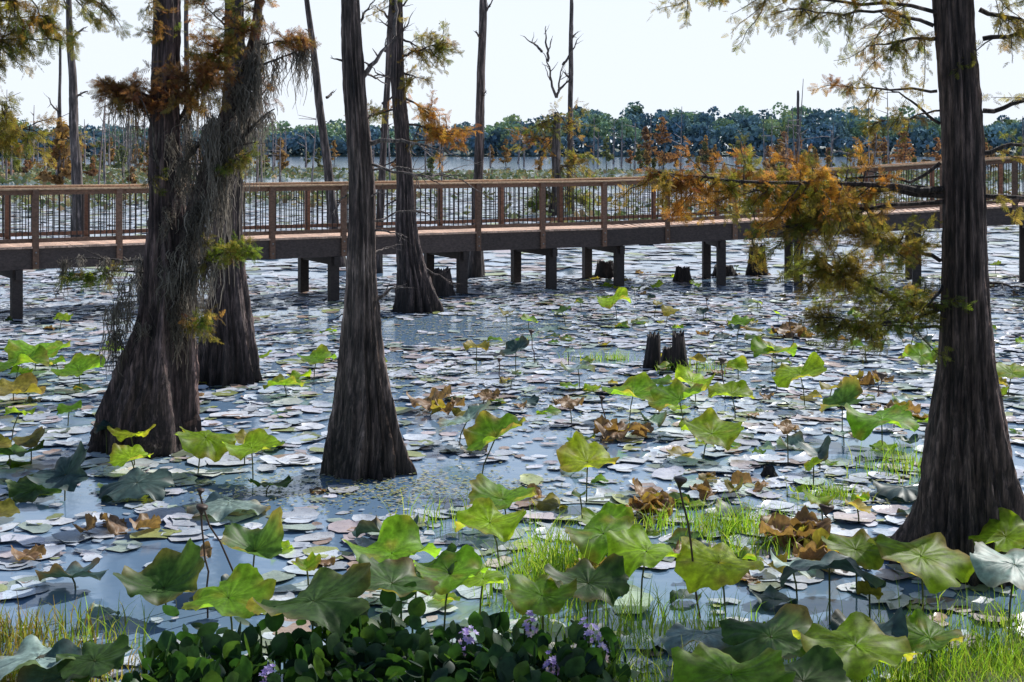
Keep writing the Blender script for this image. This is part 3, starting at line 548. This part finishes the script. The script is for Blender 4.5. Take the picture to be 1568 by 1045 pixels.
# ------------------------------------------------------------------ grass, hyacinth, bank
def grass(mb,cx,cy,sx,sy,n,h,r,cols=((.12,.23,.03),(.17,.27,.035),(.22,.26,.07)),wd=.006,z0=0.):
    k=4; x=r.normal(cx,sx,n); y=r.normal(cy,sy,n); a=r.uniform(0,6.28,n); H=h*r.uniform(.4,1.15,n); ln=r.uniform(.1,.75,n)*H
    t=np.linspace(0,1,k); P=np.stack([x[:,None]+np.cos(a)[:,None]*ln[:,None]*t**2,y[:,None]+np.sin(a)[:,None]*ln[:,None]*t**2,z0+H[:,None]*(t-.25*t**3*(ln/H)[:,None])],-1)
    sa=r.uniform(0,6.28,n); s=np.stack([np.cos(sa),np.sin(sa),sa*0],1)[:,None]*(wd*(1-.85*t))[None,:,None]
    V=np.stack([P-s,P+s],2).reshape(-1,3); i=np.arange(n)[:,None]*2*k+np.arange(k-1)[None]*2; Q=np.stack([i,i+1,i+3,i+2],-1).reshape(-1,4)
    C=np.array(cols)[r.integers(0,len(cols),n)]*r.uniform(.7,1.3,(n,1)); C=np.repeat(C,2*k,0); mb.add(V,Q,np.hstack([C,np.ones((len(C),1))]))
r=np.random.default_rng(91)
for g in [(1.95,12.9,.30,.18,420,.30),(2.15,12.3,.3,.15,200,.22),(.35,11.6,.16,.35,380,.42),(.15,11.0,.2,.3,260,.4),(3.2,14.2,.16,.12,160,.2),(1.5,23.5,.3,.1,130,.2),(1.4,13.2,.2,.15,120,.2),(-.6,13.2,.25,.2,60,.35),(4.3,15.5,.25,.3,200,.3),(2.85,22.4,.3,.3,150,.25),(1.0,10.2,.35,.3,260,.35),(-2.95,10.0,.25,.2,60,.3)]:
    m=MB(); grass(m,*g,r); m.build("grass_clump",M_grass)
# mud bank bottom right and along the near edge
bk=MB(); nx,ny=90,26; xs=np.linspace(-6,9,nx); ys=np.linspace(3,10.9,ny); XX,YY=np.meshgrid(xs,ys)
edge=np.interp(XX,[-6,-3.4,-2.6,-1,.5,2.2,3.0,4.0,9],[9.6,9.4,8.5,8.4,8.5,8.6,9.7,10.4,10.8])+.12*np.sin(XX*3)+.07*np.sin(XX*7.3)
ZZ=np.clip((edge-YY)*.16,-.25,.30)+.02*np.sin(XX*5+YY*4)
i=(np.arange(ny-1)[:,None]*nx+np.arange(nx-1)[None]).ravel(); bk.add(np.stack([XX,YY,ZZ],-1).reshape(-1,3),np.stack([i,i+1,i+nx+1,i+nx],1),[.05,.045,.03,1]); bk.build("muddy_bank",M_wood)
m=MB()
grass(m,4.2,9.2,.75,.6,6200,.30,r,wd=.0045,z0=.05); grass(m,3.0,8.9,.5,.35,1800,.24,r,wd=.0045,z0=.02); grass(m,1.4,8.75,.8,.28,2000,.20,r,wd=.004); grass(m,.6,9.1,.4,.3,420,.35,r,wd=.005)
grass(m,-3.1,9.3,.35,.3,900,.20,r,cols=((.20,.19,.05),(.22,.15,.06),(.14,.18,.04)),wd=.006); grass(m,-3.6,10.1,.35,.25,500,.22,r,cols=((.20,.19,.05),(.19,.13,.05),(.14,.18,.04)),wd=.007)
grass(m,2.2,9.6,.5,.3,500,.25,r)
m.build("shore_grass",M_grass)
# hyacinth leaves: spoon-shaped
n=9; V=[];Fq=[]
for i in range(n):
    t=i/(n-1); wv=.42*math.sin(math.pi*min(1,t*.93+.05))**.8; V+= [[t,-wv,.16*wv+.2*t*t],[t,0,.2*t*t-.02],[t,wv,.16*wv+.2*t*t]]
for i in range(n-1):
    for j in(0,1): a=i*3+j; Fq.append([a,a+3,a+4,a+1])
HT,HF=np.array(V),np.array(Fq)
m=MB(); N_=1100; x=r.uniform(-2.35,.75,N_); y=np.clip(r.normal(8.95,.38,N_),8.2,9.9)-.18*np.abs(x+.9)+.1; P=np.stack([x,y,r.uniform(.05,.33,N_)],1)
Dv=np.stack([r.normal(0,.6,N_),r.normal(-.15,.6,N_),np.abs(r.normal(.75,.4,N_))],1)
C=np.array([[.022,.065,.018],[.032,.085,.022],[.018,.045,.025],[.055,.11,.025]])[r.integers(0,4,N_)]
stamp(m,HT,HF,frames(Dv,r),r.uniform(.08,.16,N_),P,np.hstack([C,np.full((N_,1),.45)]))
for p in P[::2]: tube(m,[[p[0],p[1],-.02],p],.008,[.06,.12,.03,.3],4)
m.build("water_hyacinth",M_leaf)
th=np.linspace(0,2*math.pi,6,endpoint=False); V=[];Fq=[]
for a in th:
    c,s_=math.cos(a),math.sin(a); i=len(V); V+=[[0,0,0],[.5*c-.28*s_,.5*s_+.28*c,.3],[1*c,1*s_,.35],[.5*c+.28*s_,.5*s_-.28*c,.3]]; Fq.append([i,i+1,i+2,i+3])
PT,PF=np.array(V),np.array(Fq)
for (b,d,z) in [(28,9.2,.40),(-70,9.0,.37),(-372,8.5,.32),(118,9.1,.37),(140,8.95,.32),(-380,8.45,.26),(60,8.7,.32)]:
    m=MB(); p=pol(b,d,z); K=16; tube(m,[[p[0],p[1],0],p+[0,0,.03]],.006,[.06,.12,.03,.3],4)
    P=p+r.normal(0,.024,(K,3))+np.stack([0*np.arange(K),0*np.arange(K),r.uniform(-.03,.07,K)],1); Dn=nrm(P-p+[0,-.02,.01]); R=frames(Dn,r)[:,:,[1,2,0]]
    C=np.array([[.42,.32,.72],[.34,.24,.62],[.5,.42,.78]])[r.integers(0,3,K)]; stamp(m,PT,PF,R,r.uniform(.02,.032,K),P,np.hstack([C,np.full((K,1),.5)])); m.build("hyacinth_flower",M_grass)

# ------------------------------------------------------------------ marsh, saplings, forest
r=np.random.default_rng(101)
qT=np.array([[-.5,-.35,0],[.1,-.5,.06],[.5,.1,-.04],[-.15,.5,.08]]); qF=np.array([[0,1,2,3]])
def clump(mb,P,size,C,r,al=.6,flat=None,Dv=None):
    if Dv is None: Dv=r.normal(size=P.shape)
    if flat: Dv=Dv*np.array([1,1,.15])
    R=frames(Dv,r); stamp(mb,qT,qF,R,size,P,np.hstack([C,np.full((len(P),1),al)]))
m=MB(); N_=38000; y=58+205*r.uniform(size=N_)**.9; x=r.uniform(-1,1,N_)*(.42*y+5)
lf=np.sin(x*.11+2*np.sin(y*.045))+np.sin(y*.09+1.5*np.sin(x*.06))+.6*np.sin(x*.31+y*.2)
lim=np.interp(x/y,[-.4,-.2,-.1,.4],[320,255,215,200])
k=(lf+r.normal(0,.5,N_)+np.clip((y-110)/90,-.8,1.2)>.35)&(y<lim); x,y=x[k],y[k]; N_=len(x)
P=np.stack([x,y,r.uniform(.05,.40,N_)],1); C=np.array([[.22,.24,.13],[.29,.31,.19],[.33,.28,.13],[.16,.20,.09],[.46,.48,.44],[.31,.22,.14]])[r.integers(0,6,N_)]
clump(m,P,r.uniform(.35,.8,N_)*np.interp(y,[58,250],[.55,1.1]),C,r,.4,True); m.build("lotus_marsh",M_far)
def sapling(mt,ml,x,y,h,pal,r,sc=1.):
    tube(mt,[[x,y,-.1],[x+r.normal(0,.05*h),y,h*.5],[x+r.normal(0,.05*h),y,h]],[.03*h**.5*1.6,.05,.02],[.10,.085,.08,1],5)
    nb=int(6+h*1.6); P=[];
    for _ in range(nb):
        t=r.uniform(.15,.97); a=r.uniform(0,6.28); L_=h*.30*(1.1-t)*r.uniform(.5,1.2); k=int(18+L_*14); q=r.uniform(.1,1,k)
        P.append(np.stack([x+L_*q*math.cos(a),y+L_*q*math.sin(a),h*t+.2*L_*q+0*q],1)+r.normal(0,.09*h**.5*.6,(k,3)))
    P=np.concatenate(P); n=len(P)
    c=np.array(pal[r.integers(len(pal))]); C=c*r.uniform(.5,1.5,(n,1)); clump(ml,P,r.uniform(.16,.42,n)*sc,C,r,.9)
mt=MB(); ml=MB(); P2=[(.38,.20,.12),(.34,.21,.12),(.22,.22,.12),(.34,.20,.14),(.21,.22,.12),(.40,.24,.12)]
for i in range(145):
    b=r.choice([r.uniform(-800,-380),r.uniform(-800,800),r.uniform(180,820)]); d=r.uniform(110,330)
    if d<180 and r.uniform()<.6: d=r.uniform(200,320)
    sapling(mt,ml,b*d/F0,d,r.uniform(2.,6.)*np.interp(d,[90,300],[.6,1.1]),P2,r,np.interp(d,[90,300],[.8,1.4]))
for b,d,h,pi in [(1015-784,210,8.5,0),(990-784,215,7,3),(1200-784,220,6.5,3),(1385-784,230,7.5,0),(610-784,200,4,0),(430-784,180,5,1),(1480-784,190,8,2),(95-784,110,6,5),(1340-784,240,7,1)]:
    sapling(mt,ml,b*d/F0,d,h,[P2[pi]],r,1.3)
for i in range(100):
    b=r.choice([r.uniform(-800,-300),r.uniform(-800,820)]); d=r.uniform(100,330); h=r.uniform(4,11); x=b*d/F0; l=r.normal(0,.3)
    tube(mt,[[x,d,-.1],[x+l*.5,d,h*.5],[x+l,d,h]],[.0008*d,.0005*d,.0002*d],[.22,.19,.19,1],5)
    for _ in range(4): z=h*r.uniform(.4,.95); tube(mt,[[x+l*z/h,d,z],[x+l*z/h+r.normal(0,.9),d+r.normal(0,.5),z+r.uniform(0,.9)]],[.0003*d,.00015*d],[.22,.19,.19,1],4)
pa=empty("cypress_thicket"); mt.build("trunks",M_barkfar,pa); ml.build("foliage",M_far,pa)
# far forest, aerial haze painted in as bluish foliage colour
m=MB()
for row in range(4):
    yb=604+row*15
    for x in np.arange(-300,300,10.):
        x=x+r.normal(0,3.5); k=x/600
        H=np.interp(k*F0+784,[-200,0,100,250,380,480,600,700,800,880,960,1060,1180,1290,1400,1568,1800],[14,15,15,14,15,17,16,15,18,23,25,24,23,25,22,19,18])
        H=H*(.70+.10*row)*r.uniform(.86,1.12); rw=r.uniform(5,8); y=yb+r.normal(0,3)
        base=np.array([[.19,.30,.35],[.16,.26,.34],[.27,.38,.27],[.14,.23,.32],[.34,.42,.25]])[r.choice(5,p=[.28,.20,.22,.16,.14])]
        for q in range(9):
            c=np.array([x+r.normal(0,rw*.45),y+r.normal(0,rw*.4),H*r.uniform(.35,.85)]); R_=r.uniform(2.2,4.2); c[2]=min(c[2],H-R_*.6)
            n=54; dv=nrm(r.normal(size=(n,3))+np.array([0,-.3,.2])); P=c+dv*R_*r.uniform(.8,1.08,(n,1))*np.array([1,1,.75]); C=base*r.uniform(.8,1.2)*r.uniform(.8,1.2,(n,1))
            a_=r.normal(size=(n,3)); clump(m,P,r.uniform(.9,1.9,n),C,r,.3,Dv=np.cross(dv,a_)+.35*a_)
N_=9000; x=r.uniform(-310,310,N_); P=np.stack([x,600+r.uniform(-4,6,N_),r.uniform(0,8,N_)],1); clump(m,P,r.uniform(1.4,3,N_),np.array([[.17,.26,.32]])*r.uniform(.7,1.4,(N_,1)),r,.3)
m.build("distant_forest",M_far)
print("objects",len(bpy.data.objects))
